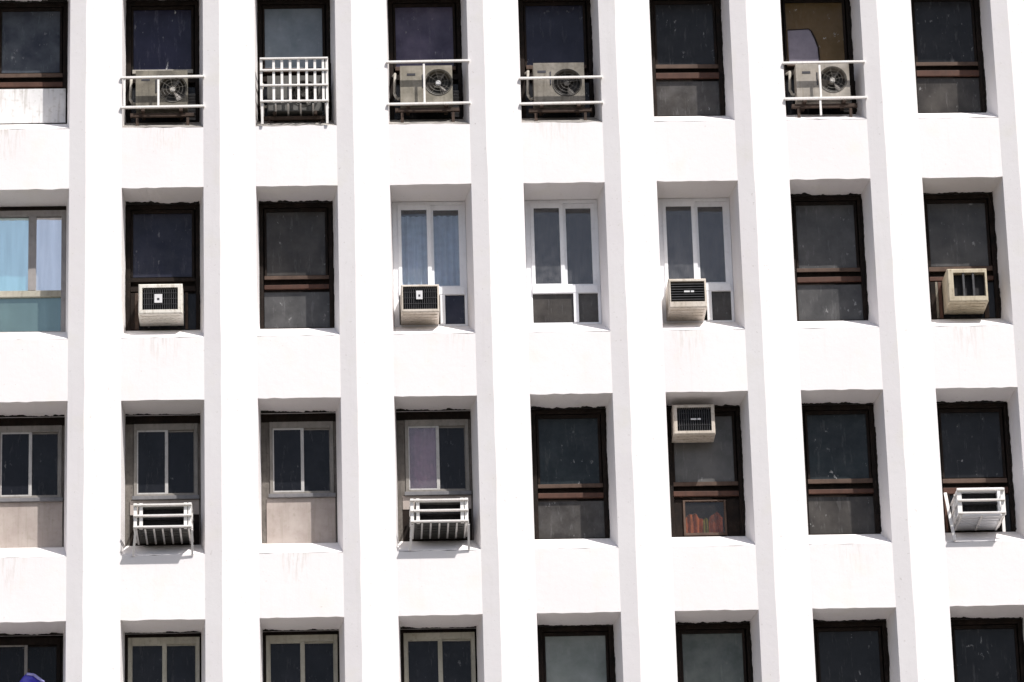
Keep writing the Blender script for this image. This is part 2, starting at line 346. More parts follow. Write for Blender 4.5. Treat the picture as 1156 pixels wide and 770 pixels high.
    # backs of the spandrels
wall = bpart(w, 'facade_wall', M_WALL)
fin_label = None
for c in range(C0 - 1, C1 + 1):
    x0 = c * P + WO; x1 = (c + 1) * P
    f = MB(); ra = random.Random(c + 50)
    zs = [0, 8, 14] + [17 + k * 0.35 for k in range(41)] + [ZTOP]
    prof = [(x0, 0.0), (x0 + FW, -FE), (x1, 0.0), (x1, YB), (x0, YB)]
    rows = []
    for z in zs:
        j = ra.uniform(-0.006, 0.006); rows.append([(x + (j if k == 1 else 0), y, z) for k, (x, y) in enumerate(prof)])
    for a, b in zip(rows, rows[1:]):
        for k in range(3 - 1):
            f.quad(a[k], a[k + 1], b[k + 1], b[k])
        f.quad(a[3], a[4], b[4], b[3])
    f.quad(*rows[-1])
    bpart(f, 'fin', M_WALL)
inn = MB()                                       # the dim rooms behind
inn.quad((XL, 4.2, 0), (XR, 4.2, 0), (XR, 4.2, ZTOP), (XL, 4.2, ZTOP))
for r in range(R0, R1 + 2):
    zb = Z0 - r * H + 0.35
    inn.box(XL, XR, YB + 0.005, 4.19, zb, zb + 0.2)
bpart(inn, 'room_lining', M_ROOM)
sh = MB()
sh.quad((XL, 0, 0), (XL, 9, 0), (XL, 9, ZTOP), (XL, 0, ZTOP)); sh.quad((XR, 0, 0), (XR, 9, 0), (XR, 9, ZTOP), (XR, 0, ZTOP))
sh.quad((XL, 9, 0), (XR, 9, 0), (XR, 9, ZTOP), (XL, 9, ZTOP))
bpart(sh, 'outer_wall', M_WALL)
rf = MB(); rf.box(XL - 0.01, XR + 0.01, 0.02, 9.02, ZTOP + 0.002, ZTOP + 0.2); bpart(rf, 'roof', M_WALL)

# ------------------------------------------------------------------ windows
def wpart(mb, name, mat, win, **k): return mb.build(name, mat, win, (0, 0, 0), **k)
def win_root(mb, c, r, mat, label=None):
    x, y, z = org(c, r); o = mb.build('window', mat, bld, (x - 8.0, y, z), bevel=0.004)
    if label: o['label'] = label
    return o
def sill(win, mat=None):
    s = MB(); n = 10; rr = random.Random(win.name)
    v0, v1 = HO - 0.003, HO - 0.315
    for i in range(n):
        a, b = WO * i / n, WO * (i + 1) / n
        a = max(a, 0.002); b = min(b, WO - 0.002)
        ia, ib = UL + (UR - UL) * i / n, UL + (UR - UL) * (i + 1) / n
        s.quad((a, 0.0, -v0), (b, 0.0, -v0), (ib, D + 0.02, -v1), (ia, D + 0.02, -v1))
    wpart(s, 'sill', mat or M_WALL, win)
def sealant(win, seed, sides=True):
    """black tar smeared round the frame onto the reveal, ragged edge"""
    rr = random.Random(seed); s = MB(); n = 64
    def strip(p, q, lo, hi, dx=0.0, dz=0.0):
        prev = None; w = rr.uniform(lo, hi)
        for i in range(n + 1):
            t = i / n; w = min(max(w + rr.uniform(-0.02, 0.02) + (rr.uniform(0.02, 0.06) if rr.random() < 0.06 else 0), lo), hi); w += (0.03 - w) * 0.12
            pt = (p[0] + (q[0] - p[0]) * t, p[1] + (q[1] - p[1]) * t)
            cur = (pt, D - w, w / D)
            if prev:
                (a, ya, fa), (b, yb, fb) = prev, cur
                s.quad((a[0], D, a[1]), (b[0], D, b[1]), (b[0] + dx * fb, yb, b[1] + dz * fb), (a[0] + dx * fa, ya, a[1] + dz * fa))
            prev = cur
    if sides:
        strip((UR - 0.003, -0.04), (UR - 0.003, -1.93), 0.0, 0.07, dx=WO - UR)
        strip((UL + 0.003, -0.04), (UL + 0.003, -1.93), 0.0, 0.07, dx=-UL)
    strip((UL + 0.004, -0.034), (UR - 0.004, -0.034), 0.015, 0.13, dz=0.03)
    wpart(s, 'sealant', M_SEAL, win)
def pane(win, u0, u1, v0, v1, mat, y=0.60, label=None):
    s = MB(); s.ub(u0, u1, y, y + 0.008, v0, v1); o = wpart(s, 'pane', mat, win)
    if label: o['label'] = label
    return o
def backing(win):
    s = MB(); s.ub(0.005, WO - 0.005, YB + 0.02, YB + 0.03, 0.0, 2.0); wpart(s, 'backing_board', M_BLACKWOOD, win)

def timber(c, r, gu, gl, label=None, lower='pane', rails=True, sash_edge=None, dark=False):
    rr = random.Random(c * 10 + r + 100)
    m = MB(); m.frame(UL + 0.003, UR - 0.003, 0.036, 1.965, 0.05 + rr.uniform(0, .02), 0.05 + rr.uniform(0, .02), 0.07, 0.03, D, D + 0.075)
    win = win_root(m, c, r, M_BLACKWOOD, label)
    s = MB(); s.frame(0.105, UR - 0.08, 0.115, 1.14, 0.03, 0.035, 0.05, 0.004, D + 0.022, D + 0.058)
    wpart(s, 'sash', sash_edge or M_BLACKWOOD, win, bevel=0.004)
    pane(win, 0.133, UR - 0.113, 0.162, 1.138, gu, 0.603)
    if rails:
        k = rr.uniform(-0.012, 0.012)
        for v0, v1, m2, y in ((1.142 + k, 1.20 + k, M_BROWNLIGHT, D + 0.012), (1.285 + k, 1.36 + k, M_BROWN, D - 0.008)):
            q = MB(); q.ub(0.098, UR - 0.068, y, D + 0.03, v0 + rr.uniform(-0.012, 0.006), v1 + rr.uniform(-0.01, 0.012)); t = rr.uniform(-0.007, 0.007); q.v = [(a, b_, c_ + t * (a - 0.55)) for a, b_, c_ in q.v]; wpart(q, 'rail', M_BLACKWOOD if dark else m2, win, bevel=0.006)
    if lower == 'pane': pane(win, 0.095, UR - 0.06, 1.385, 1.94, gl, 0.607)
    elif lower == 'board':
        q = MB(); q.ub(0.05, UR - 0.02, D - 0.02, D + 0.02, 1.405, 1.935); wpart(q, 'panel', M_WBOARD, win, bevel=0.004)
    backing(win); sealant(win, c * 7 + r); sill(win)
    return win

def white_alu(c, r, gu, gl, label, ac_slot=False):
    m = MB(); m.frame(UL + 0.003, UR - 0.003, 0.036, 1.965, 0.078, 0.042, 0.05, 0.06, D + 0.03, D + 0.075)
    m.ub(0.111, UR - 0.045, D - 0.004, D + 0.07, 1.355, 1.468)
    m.ub(0.69, 0.762, D, D + 0.07, 1.468, 1.905)
    win = win_root(m, c, r, M_WALU, label)
    for u0, u1, y in ((0.11, 0.585, D + 0.012), (0.57, UR - 0.045, D + 0.042)):
        s = MB(); s.frame(u0, u1, 0.088, 1.355, 0.05, 0.06, 0.075, 0.035, y, y + 0.026); wpart(s, 'sash', M_WALU, win, bevel=0.003)
        pane(win, u0 + 0.045, u1 - 0.055, 0.158, 1.325, gu, y + 0.009)
    if ac_slot: pass
    else: pane(win, 0.11, 0.69, 1.468, 1.905, gl, 0.60, 'pane reflecting grey with a small white spot')
    pane(win, 0.762, UR - 0.045, 1.468, 1.905, gl, 0.60)
    sill(win); return win

def slider(c, r, label, frame_mat, glass=(None, None), v0=0.16, u=(0.15, 1.045), mull=0.045, split=None, light=None, vp=1.955):
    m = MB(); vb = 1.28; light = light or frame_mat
    m.frame(u[0], u[1], v0, vb, 0.045, 0.05, 0.095, 0.085, D + 0.005, D + 0.07)
    win = win_root(m, c, r, frame_mat, label)
    um = split or (u[0] + u[1]) / 2 + 0.01
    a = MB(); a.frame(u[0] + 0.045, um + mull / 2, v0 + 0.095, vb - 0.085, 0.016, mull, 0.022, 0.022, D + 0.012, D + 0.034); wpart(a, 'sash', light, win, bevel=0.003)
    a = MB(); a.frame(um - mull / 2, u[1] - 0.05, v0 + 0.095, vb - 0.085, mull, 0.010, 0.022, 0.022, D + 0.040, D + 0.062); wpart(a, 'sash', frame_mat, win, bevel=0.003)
    pane(win, u[0] + 0.06, um - mull / 2 + 0.002, v0 + 0.116, vb - 0.106, glass[0] or G_SMOKE, D + 0.020)
    pane(win, um + mull / 2 - 0.002, u[1] - 0.059, v0 + 0.116, vb - 0.106, glass[1] or G_SMOKE, D + 0.048)
    b = MB(); b.frame(UL + 0.003, UR - 0.003, 0.033, v0 - 0.003, 0.02, 0.02, 0.02, 0.02, D + 0.035, D + 0.08); b.ub(UL + 0.023, UR - 0.023, D + 0.045, D + 0.08, 0.05, v0 - 0.02)
    wpart(b, 'lintel_board', M_BLACKWOOD, win)
    for a0, a1 in ((UL + 0.003, u[0] - 0.003), (u[1] + 0.003, UR - 0.003)):
        if a1 - a0 > 0.02:
            b = MB(); b.ub(a0, a1, D + 0.02, D + 0.08, v0, 1.965); wpart(b, 'side_board', M_GREYBOARD if r == 2 else M_BLACKWOOD, win, bevel=0.004)
    q = MB(); q.ub(max(0.085, u[0] - 0.05), UR - 0.025, D + 0.004, D + 0.018, vb + 0.004, vp); wpart(q, 'panel', M_BOARD, win, bevel=0.004)
    if vp < 1.9:
        q = MB(); q.ub(max(0.085, u[0] - 0.05), UR - 0.025, D + 0.012, D + 0.02, vp + 0.002, 1.955); wpart(q, 'lower_board', M_BLACKWOOD, win)
    q = MB(); q.ub(u[0] - 0.02, u[1] + 0.02, D - 0.035, D + 0.003, vb - 0.05, vb + 0.004); wpart(q, 'ledge', M_DALU, win, bevel=0.004)
    if glass[0] is None or glass[0] != G_ROSE: backing(win)
    sealant(win, c * 11 + r, sides=False)
    sill(win); return win

T = {}
# top row seen
timber(0, 0, G_STAIN, None, 'dark timber window with a stained blue pane above a dirty white board', 'board')
timber(1, 0, G_NAVYSPL, G_BLACK, 'dark window with a navy pane splashed with white marks', rails=False)
timber(2, 0, G_STEEL, G_BLACK, 'dark window with a plain blue grey pane', rails=False)
timber(3, 0, G_PURPLE, G_BLACK, 'dark window with a purplish pane', rails=False)
timber(4, 0, G_NAVY, G_BLACK, 'dark window with a blue black pane', rails=False)
timber(5, 0, G_BLACK, G_DGREY, 'dark timber window with two brown rails over a short grey pane')
w60 = timber(6, 0, G_BROWN, G_BLACK, 'dark window with a brown filmed pane and a lavender patch', rails=False)
timber(7, 0, G_BLACK, G_DGREY, 'dark timber window with a speckled black pane over a brown rail')
for c in (1, 2, 3, 4, 6):       # pale bottom rail of the upper sash above each air conditioner
    win = [o for o in bld.children if o.name.startswith('window') and abs(o.location.x + 8 - c * P) < .01 and abs(o.location.z - Z0) < .01][0]
    q = MB(); q.ub(0.12, UR - 0.09, D + 0.008, D + 0.07, 1.115, 1.175); wpart(q, 'rail', M_PIPE if c == 1 else M_BROWNLIGHT, win, bevel=0.004)
    q = MB(); q.ub(0.08, UR - 0.05, D - 0.005, D + 0.07, 1.25, 1.33); wpart(q, 'rail', M_BLACKWOOD, win, bevel=0.004)
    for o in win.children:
        if o.name.startswith('sill') and c != 6: o.data.materials[0] = M_GRIMYWALL  # darker sill colour paints the shade below the unit
    if c in (1, 3, 6):           # slatted board beside the unit
        q = MB()
        for k in range(9): q.ub(0.91, 1.035, D + 0.0, D + 0.03, 1.50 + k * 0.047, 1.535 + k * 0.047)
        wpart(q, 'louvre', M_LOUVRE, win)
# lavender patch on the brown pane: a sheet with its corner cut on a curve
q = MB(); pts = [(0.155, 0.60), (0.46, 0.585), (0.50, 0.62), (0.55, 0.74), (0.59, 0.88), (0.60, 1.115), (0.155, 1.115)]
i = len(q.v); n = len(pts)
for y in (0.592, 0.600): q.v += [(u, y, -v) for u, v in pts]
q.f += [tuple(range(n)), tuple(range(2 * n - 1, n - 1, -1))] + [(k, (k + 1) % n, n + (k + 1) % n, n + k) for k in range(n)]
wpart(q, 'lavender_sheet', weathered('faded_lavender_sheet', (0.19, 0.175, 0.225), (0.245, 0.23, 0.28), 0.7, 3, 0.4, (0.12, 0.11, 0.14), 0.4, spec=0.3), w60)
q = MB()
for (a, b), (a2, b2) in zip(pts[:5], pts[1:6]): q.bar((a, 0.590, -b), (a2, 0.590, -b2), 0.022, 0.01)
wpart(q, 'sheet_edge', M_BLACKWOOD, w60)
# second row
m = MB(); m.frame(UL + 0.003, UR - 0.003, 0.10, 1.965, 0.08, 0.065, 0.09, 0.03, D, D + 0.075)
m.ub(0.55, 0.66, D - 0.01, D + 0.07, 0.19, 1.32)
win = win_root(m, 0, 1, weathered('mid_grey_aluminium', (0.27, 0.255, 0.25), (0.34, 0.32, 0.31), 0.4, 4, 0.5, (0.10, 0.08, 0.06), 0.4), 'grey metal window with blue mirrored panes over a teal panel')
pane(win, 0.11, 0.55, 0.20, 1.32, G_SKYBLUE, 0.60, 'sky blue mirrored pane')
q = MB(); q.ub(0.113, UR - 0.068, D - 0.006, D + 0.07, 1.322, 1.415); wpart(q, 'transom', M_YALU, win, bevel=0.004)  # its pale yellow paints the reflected glow at the foot of the panes
pane(win, 0.66, UR - 0.068, 0.20, 1.32, G_SKYPALE, 0.60, 'pale blue mirrored pane')
pane(win, 0.11, UR - 0.068, 1.415, 1.935, G_TEALPAN, 0.60, 'teal glass panel')
b = MB(); b.ub(UL + 0.003, UR - 0.003, D + 0.02, D + 0.08, 0.035, 0.098); wpart(b, 'lintel_board', M_BLACKWOOD, win); sill(win)
timber(1, 1, G_NAVY, G_BLACK, 'black timber window with a clean navy pane', dark=True)
timber(2, 1, G_DGREY, G_GREY, 'dark timber window with a dull grey pane over a faded rail')
white_alu(3, 1, G_CLEAR, G_NAVY, 'white aluminium window with pale blue grey curtained panes', True)
white_alu(4, 1, G_SMOKED, G_DGREY, 'white aluminium window with two dark tall panes and two low panes')
white_alu(5, 1, G_SMOKED, G_DGREY, 'white aluminium window with brownish grey curtained panes', True)
timber(6, 1, G_GREY, G_GREY, 'dark timber window with even grey panes above and below two rails')
timber(7, 1, G_GREY, G_BLACK, 'dark timber window with a wide grey pane')
# third row
slider(0, 2, 'grey sliding window above a pinkish board at the left edge', M_GALU, light=M_LALU)
slider(1, 2, 'grey sliding window with dark panes', M_GALU, light=M_LALU, vp=1.50)
slider(2, 2, 'grey sliding window above an uncovered pinkish board', M_GALU, light=M_LALU)
w33 = slider(3, 2, 'grey sliding window with one pale pink pane', M_GALU, (G_ROSE, None), light=M_LALU, vp=1.48)
timber(4, 2, G_TEAL, G_DGREY, 'black timber window with a faded brown rail and grey lower pane')
w52 = timber(5, 2, G_ASH, None, 'black timber window with a low pane showing rust red cloth', 'none')
timber(6, 2, G_TEAL, G_DGREY, 'dark timber window with a teal black pane over one brown rail')
timber(7, 2, G_BLACK, G_BLACK, 'black timber window with two thin brown rails')
# bottom row, cut by the picture
slider(0, 3, 'shadowy window with one narrow grey framed pane', M_BLACKWOOD, (G_VOID, G_VOID), v0=0.07, split=0.575, u=(0.10, 1.05), mull=0.045, light=M_GALU)
for c, t in ((1, 'yellowed two pane window with a thin centre stile'), (2, 'yellowed two pane window with a streaked centre stile'), (3, 'yellowed two pane window with a wide centre stile')):
    slider(c, 3, t, M_YALU, v0=0.09, u=(0.075, 1.06), mull=0.062)
timber(4, 3, G_SAGE, G_DGREY, 'dark timber window with a pale sage pane')
timber(5, 3, G_GREEN, G_DGREY, 'dark timber window with a grey green pane')
timber(6, 3, G_BLACK, G_DGREY, 'dark timber window with a plain black pane')
timber(7, 3, G_BLACK, G_DGREY, 'dark timber window with pale runs down a black pane')
# windows of the ring beyond the picture, so that the facade goes on
for c in range(C0, C1 + 1):
    for r in range(R0, R1 + 1):
        if 0 <= c <= 7 and 0 <= r <= 3: continue
        timber(c, r, [G_BLACK, G_DGREY, G_NAVY, G_GREY][(c * 3 + r) % 4], G_DGREY)
# lower pane with things behind, third row
q = MB(); q.frame(0.225, 0.83, 1.405, 1.925, 0.03, 0.03, 0.02, 0.04, D + 0.015, D + 0.06); wpart(q, 'inner_frame', M_BROWNLIGHT, w52, bevel=0.003)
pane(w52, 0.25, 0.805, 1.42, 1.89, G_LOW, 0.60)
for a0, a1 in ((0.09, 0.222), (0.835, UR - 0.055)):
    q = MB(); q.ub(a0, a1, 0.60, 0.62, 1.385, 1.935); wpart(q, 'panel', M_BLACKWOOD, w52)
for o in list(w52.children):
    if o.name.startswith('backing_board'):
        for vv in o.data.vertices:
            if vv.co.z < -1.9: vv.co.z = -1.36

# boards fitted beside the air conditioners
def window_at(c, r):
    return [o for o in bld.children if o.name.startswith('window') and abs(o.location.x + 8 - c * P) < .01 and abs(o.location.z - Z0 + r * H) < .01][0]
for c, r, bits in ((1, 1, ((0.10, 0.155, M_BLACKWOOD), (0.16, 0.222, M_IRON), (0.875, 0.915, M_IRON))),
                   (7, 1, ((0.10, 0.165, M_BLACKWOOD), (0.17, 0.205, M_ACGRIMY), (0.21, 0.262, M_BROWN), (0.86, 0.92, M_IRON))),
                   (7, 2, ((0.10, 0.135, M_BROWN), (0.14, 0.185, M_BLACKWOOD), (0.84, 0.90, M_BLACKWOOD)))):
    for a0, a1, m2 in bits:
        q = MB(); q.ub(a0, a1, D - 0.012, D + 0.035, 1.385, 1.935); wpart(q, 'filler_board', m2, window_at(c, r), bevel=0.004)

# ------------------------------------------------------------------ cloth things
def curtain(c, r, u0, u1, v0, v1, mat, label, y=0.70, amp=0.022, wl=0.09, seed=1, sag=0.0):
    rr = random.Random(seed); o = org(c, r); n = 60; k = 10
    q = MB(); ph = rr.uniform(0, 6)
    gr = []
    for j in range(k + 1):
        row = []
        for i in range(n + 1):
            u = u0 + (u1 - u0) * i / n; vt = v0 + sag * (0.5 + 0.5 * math.sin(u * 23 + ph) * math.cos(u * 41 + 1.3 * ph)) + sag * 1.4 * ((u - (u0 + u1) / 2) / (u1 - u0) * 2) ** 2
            v = vt + (v1 - vt) * j / k
            yy = y + amp * math.sin(2 * PI * u / wl + ph + 0.4 * math.sin(3 * u + j * 0.15)) + 0.4 * amp * math.sin(2 * PI * u / (wl * 2.7) + ph * 2)
            row.append((u, yy, -v))
        gr.append(row)
    for j in range(k):
        for i in range(n): q.quad(gr[j][i], gr[j][i + 1], gr[j + 1][i + 1], gr[j + 1][i])
    ob = q.build('curtain', mat, None, o)
    sm = ob.modifiers.new('Solidify', 'SOLIDIFY'); sm.thickness = 0.004
    tag(ob, label, 'curtain', 'curtains behind the glass'); return ob
curtain(3, 1, 0.12, 1.04, 0.22, 1.36, cloth('blue_grey_curtain', (0.72, 0.79, 0.86), (0.76, 0.79, 0.88)), 'pale blue grey curtain in the leftmost white framed window', seed=2)
curtain(4, 1, 0.12, 1.04, 0.24, 1.36, cloth('dark_grey_curtain', (0.33, 0.36, 0.40), (0.38, 0.38, 0.41)), 'dark grey curtain in the white framed window without an air conditioner', seed=3)
curtain(5, 1, 0.12, 1.04, 0.24, 1.36, cloth('mauve_grey_curtain', (0.50, 0.46, 0.48), (0.56, 0.51, 0.53)), 'mauve grey curtain in the rightmost white framed window', seed=4)
curtain(3, 2, 0.18, 0.60, 0.25, 1.24, cloth('pink_curtain', (0.60, 0.47, 0.52), (0.66, 0.54, 0.58)), 'faded pink curtain behind the left pane of a grey sliding window', y=0.685, wl=0.14, amp=0.012, seed=5)
curtain(5, 2, 0.24, 0.50, 1.56, 1.92, cloth('rust_red_cloth', (0.50, 0.17, 0.07), (0.30, 0.10, 0.04), 5), 'rust red cloth hanging behind the low pane at its left', y=0.675, wl=0.085, amp=0.030, seed=6, sag=0.06)['group'] = 'cloths behind the low pane'
curtain(5, 2, 0.515, 0.575, 1.58, 1.92, cloth('olive_cloth', (0.20, 0.20, 0.04), (0.30, 0.30, 0.08), 5), 'narrow olive green cloth between the two red cloths', y=0.70, wl=0.06, amp=0.016, seed=7, sag=0.05)['group'] = 'cloths behind the low pane'
curtain(5, 2, 0.59, 0.78, 1.53, 1.92, cloth('dark_red_cloth', (0.48, 0.13, 0.06), (0.22, 0.07, 0.03), 5), 'dark red cloth hanging behind the low pane at its right', y=0.675, wl=0.12, amp=0.032, seed=8, sag=0.07)['group'] = 'cloths behind the low pane'

# blue shirt hung from the centre stile of the bottom-left window
def shirt():
    o = org(0, 3); q = MB()
    # rows of (v, left, right, thickness)
    rows = [(0.600, 0.60, 0.68, 0.020), (0.625, 0.575, 0.70, 0.035), (0.66, 0.54, 0.76, 0.05), (0.72, 0.50, 0.83, 0.06), (0.80, 0.47, 0.88, 0.06), (0.95, 0.475, 0.875, 0.06), (1.15, 0.49, 0.86, 0.065), (1.32, 0.48, 0.87, 0.06)]
    n = 26; rings = []
    for v, l, r, t in rows:
        ring = []
        for k in range(n):
            a = 2 * PI * k / n; cx, hw = (l + r) / 2, (r - l) / 2
            fold = 0.010 * math.sin(5 * a + v * 9) * min(1, (v - 0.58) * 8)
            ring.append((cx + hw * math.cos(a) * (1 + fold), 0.475 + (t * math.sin(a)) + fold, -v + 0.01 * math.cos(a * 2)))
        rings.append(ring)
    i0 = 0
    for rg in rings: q.v += rg
    for j in range(len(rings) - 1):
        for k in range(n): q.f.append((j * n + k, j * n + (k + 1) % n, (j + 1) * n + (k + 1) % n, (j + 1) * n + k))
    q.f.append(tuple(range(n))); q.f.append(tuple(range((len(rings) - 1) * n, len(rings) * n)))
    root = empty('shirt', (o[0] + 0.64, 0.475, o[2] - 1.33), 'blue shirt hanging in the shadowy window at the bottom left corner', 'shirt')
    d = Vector(o) - Vector(root.location)
    q.build('body', cloth('blue_shirt_cloth', (0.05, 0.04, 0.42), (0.12, 0.12, 0.55), 9), root, d, smooth=True)
    s = MB()                                          # pale collar and shoulder facing
    s.tube((0.60, 0.425, -0.615), (0.70, 0.42, -0.635), 0.018, 8); s.tube((0.70, 0.42, -0.635), (0.84, 0.41, -0.745), 0.02, 8)
    s.build('collar', cloth('pale_blue_cloth', (0.36, 0.36, 0.70), (0.45, 0.45, 0.78), 9), root, d, smooth=True)
    h = MB(); h.tube((0.625, 0.475, -0.60), (0.625, 0.475, -0.54), 0.008); h.tube((0.625, 0.475, -0.54), (0.625, 0.56, -0.52), 0.008)
    h.build('hanger_hook', M_IRON, root, d)
shirt()

# ------------------------------------------------------------------ outdoor air conditioners (top row)
def condenser(c, label, u0, u1, v0, v1, fan_u, fan_v, fr, mat, hubmat, dy=0.0, pipe=True):
    o = org(c, 0); y0, y1 = 0.13 + dy, 0.42 + dy
    ctr = ((u0 + u1) / 2, y0 + 0.14, -v1)
    root = empty('outdoor_air_conditioner', (o[0] + ctr[0], ctr[1], o[2] + ctr[2] - 0.06), label, 'air conditioner', 'outdoor air conditioners standing in the top row of windows')
    d = Vector(o) - Vector(root.location)
    q = MB(); cx, cz = fan_u, -fan_v
    fu0, fu1 = fan_u - fr - 0.025, u1
    n = 40; circ = [(cx + fr * math.cos(2 * PI * k / n), cz + fr * math.sin(2 * PI * k / n)) for k in range(n)]
    def onrect(t):
        dx, dz = math.cos(t), math.sin(t); s = 1e9
        if dx > 1e-9: s = min(s, (fu1 - cx) / dx)
        if dx < -1e-9: s = min(s, (fu0 - cx) / dx)
        if dz > 1e-9: s = min(s, (-v0 - cz) / dz)
        if dz < -1e-9: s = min(s, (-v1 - cz) / dz)
        return (cx + dx * s, cz + dz * s)
    angs = sorted([2 * PI * k / n for k in range(n)] + [math.atan2(z - cz, x - cx) % (2 * PI) for x in (fu0, fu1) for z in (-v0, -v1)])
    ic = [(cx + fr * math.cos(t), cz + fr * math.sin(t)) for t in angs]; oc = [onrect(t) for t in angs]; m = len(angs)
    for k in range(m):
        k2 = (k + 1) % m
        q.quad((ic[k][0], y0, ic[k][1]), (oc[k][0], y0, oc[k][1]), (oc[k2][0], y0, oc[k2][1]), (ic[k2][0], y0, ic[k2][1]))
        q.quad((ic[k][0], y0, ic[k][1]), (ic[k2][0], y0, ic[k2][1]), (ic[k2][0], y0 + 0.16, ic[k2][1]), (ic[k][0], y0 + 0.16, ic[k][1]))
    q.quad((u0, y0, -v1), (fu0, y0, -v1), (fu0, y0, -v0), (u0, y0, -v0))
    for a, b, cc, e in (((u0, y0, -v1), (u0, y0, -v0), (u0, y1, -v0), (u0, y1, -v1)), ((u1, y0, -v1), (u1, y0, -v0), (u1, y1, -v0), (u1, y1, -v1)),
                        ((u0, y0, -v0), (u1, y0, -v0), (u1, y1, -v0), (u0, y1, -v0)), ((u0, y0, -v1), (u1, y0, -v1), (u1, y1, -v1), (u0, y1, -v1)),
                        ((u0, y1, -v1), (u1, y1, -v1), (u1, y1, -v0), (u0, y1, -v0))): q.quad(a, b, cc, e)
    q.build('casing', mat, root, d)
    f = MB(); f.disc((cx, 0, cz), fr - 0.002, y0 + 0.145, y0 + 0.158, 32); f.build('fan_cavity', M_FAN, root, d)
    f = MB()
    for k in range(3):
        t = 2 * PI * k / 3 + fan_u * 7
        for s in range(5):
            ta, tb = t + s * 0.15, t + (s + 1) * 0.15; ya, yb = y0 + 0.05 + s * 0.012, y0 + 0.05 + (s + 1) * 0.012
            r0, r1 = 0.04, fr * 0.88
            f.quad((cx + r0 * math.cos(ta), ya, cz + r0 * math.sin(ta)), (cx + r1 * math.cos(ta), ya, cz + r1 * math.sin(ta)), (cx + r1 * math.cos(tb), yb, cz + r1 * math.sin(tb)), (cx + r0 * math.cos(tb), yb, cz + r0 * math.sin(tb)))
    f.build('fan_blades', weathered('grey_fan_blades', (0.13, 0.12, 0.11), (0.20, 0.18, 0.165), 0.5, 8, 0.4) if hubmat is not M_FAN else M_FAN, root, d)
    f = MB(); f.disc((cx - 0.005, 0, cz), 0.042, y0 + 0.03, y0 + 0.10, 16); f.build('fan_hub', hubmat, root, d, bevel=0.008)
    f = MB()
    for k in range(1, 5): f.ring((cx, y0 - 0.006, cz), fr * k / 4.2, 0.0028)
    for k in range(8):
        t = PI * k / 4 + 0.2; f.tube((cx + 0.03 * math.cos(t), y0 - 0.006, cz + 0.03 * math.sin(t)), (cx + (fr + 0.012) * math.cos(t), y0 - 0.004, cz + (fr + 0.012) * math.sin(t)), 0.003, 5)
    f.ring((cx, y0 - 0.004, cz), fr + 0.010, 0.006)
    f.build('fan_guard', M_FAN if hubmat is M_FAN else M_WIRE, root, d)
    lx = (u0 + fu0) / 2
    f = MB(); f.ub(lx - 0.07, lx + 0.05, y0 - 0.004, y0 + 0.002, v0 + 0.12, v0 + 0.155); f.build('badge', M_MARK, root, d)
    f = MB(); f.ub(fu0 - 0.02, fu0 - 0.004, y0 - 0.01, y0 + 0.002, v0 + 0.14, v0 + 0.34); f.build('side_handle', M_MARK, root, d)
    f = MB()
    for x in (u0 + 0.08, u1 - 0.12): f.ub(x, x + 0.05, y0 - 0.02, y1 + 0.05, v1 + 0.004, v1 + 0.055)
    f.ub(u0 - 0.08, u1 + 0.10, y0 + 0.05, y0 + 0.10, v1 + 0.057, v1 + 0.11)
    for x in (u0 + 0.0, u1 - 0.02): f.ub(x, x + 0.04, y0 + 0.06, y0 + 0.10, v1 + 0.112, 2.20)
    f.build('mounting_bracket', M_IRON, root, d, bevel=0.003)
    if pipe:
        f = MB(); a = Vector((u0 - 0.085, y0 + 0.12, -v0 - 0.10)); rr = random.Random(c)
        pts = [(u0, y0 + 0.16, -v1 + 0.14), (u0 - 0.05, y0 + 0.15, -v1 + 0.13), (u0 - 0.085, y0 + 0.14, -v1 + 0.20), (u0 - 0.07, y0 + 0.16, -v0 - 0.06), (u0 - 0.10, D + 0.05, -v0 + 0.03)]
        for s, t in zip(pts, pts[1:]): f.tube(s, t, 0.020, 8)
        f.build('coolant_pipe', M_PIPE, root, d, smooth=True)
    return root
condenser(1, 'grimy cream outdoor air conditioner under the navy pane splashed with white marks', 0.19, 0.93, 1.32, 1.90, 0.72, 1.60, 0.20, M_ACGRIMY, M_FANHUB)
condenser(2, 'dark grey outdoor air conditioner almost hidden inside the white grid cage', 0.17, 0.95, 1.38, 1.93, 0.70, 1.66, 0.19, M_ACGREY, M_FAN, 0.10)
condenser(3, 'cream outdoor air conditioner with a bright white fan hub, just right of the grid cage', 0.18, 0.93, 1.29, 1.87, 0.73, 1.55, 0.19, weathered('worn_cream_enamel', (0.33, 0.30, 0.25), (0.17, 0.155, 0.12), 0.55, 4, 0.8, (0.14, 0.12, 0.08), 0.6), M_BADGE)
condenser(4, 'tall standing outdoor air conditioner with a black fan, rising above its top railing bar', 0.20, 0.93, 1.27, 1.90, 0.68, 1.58, 0.20, weathered('dusty_cream_enamel', (0.27, 0.245, 0.21), (0.12, 0.11, 0.09), 0.6, 4, 0.9, (0.10, 0.085, 0.06), 0.75), M_FAN)
condenser(6, 'outdoor air conditioner with a bright cream left side, under the brown pane', 0.19, 0.96, 1.33, 1.88, 0.72, 1.58, 0.19, weathered('bright_cream_enamel', (0.44, 0.40, 0.35), (0.24, 0.22, 0.19), 0.5, 3, 0.8, (0.16, 0.13, 0.09), 0.5), M_FANHUB)

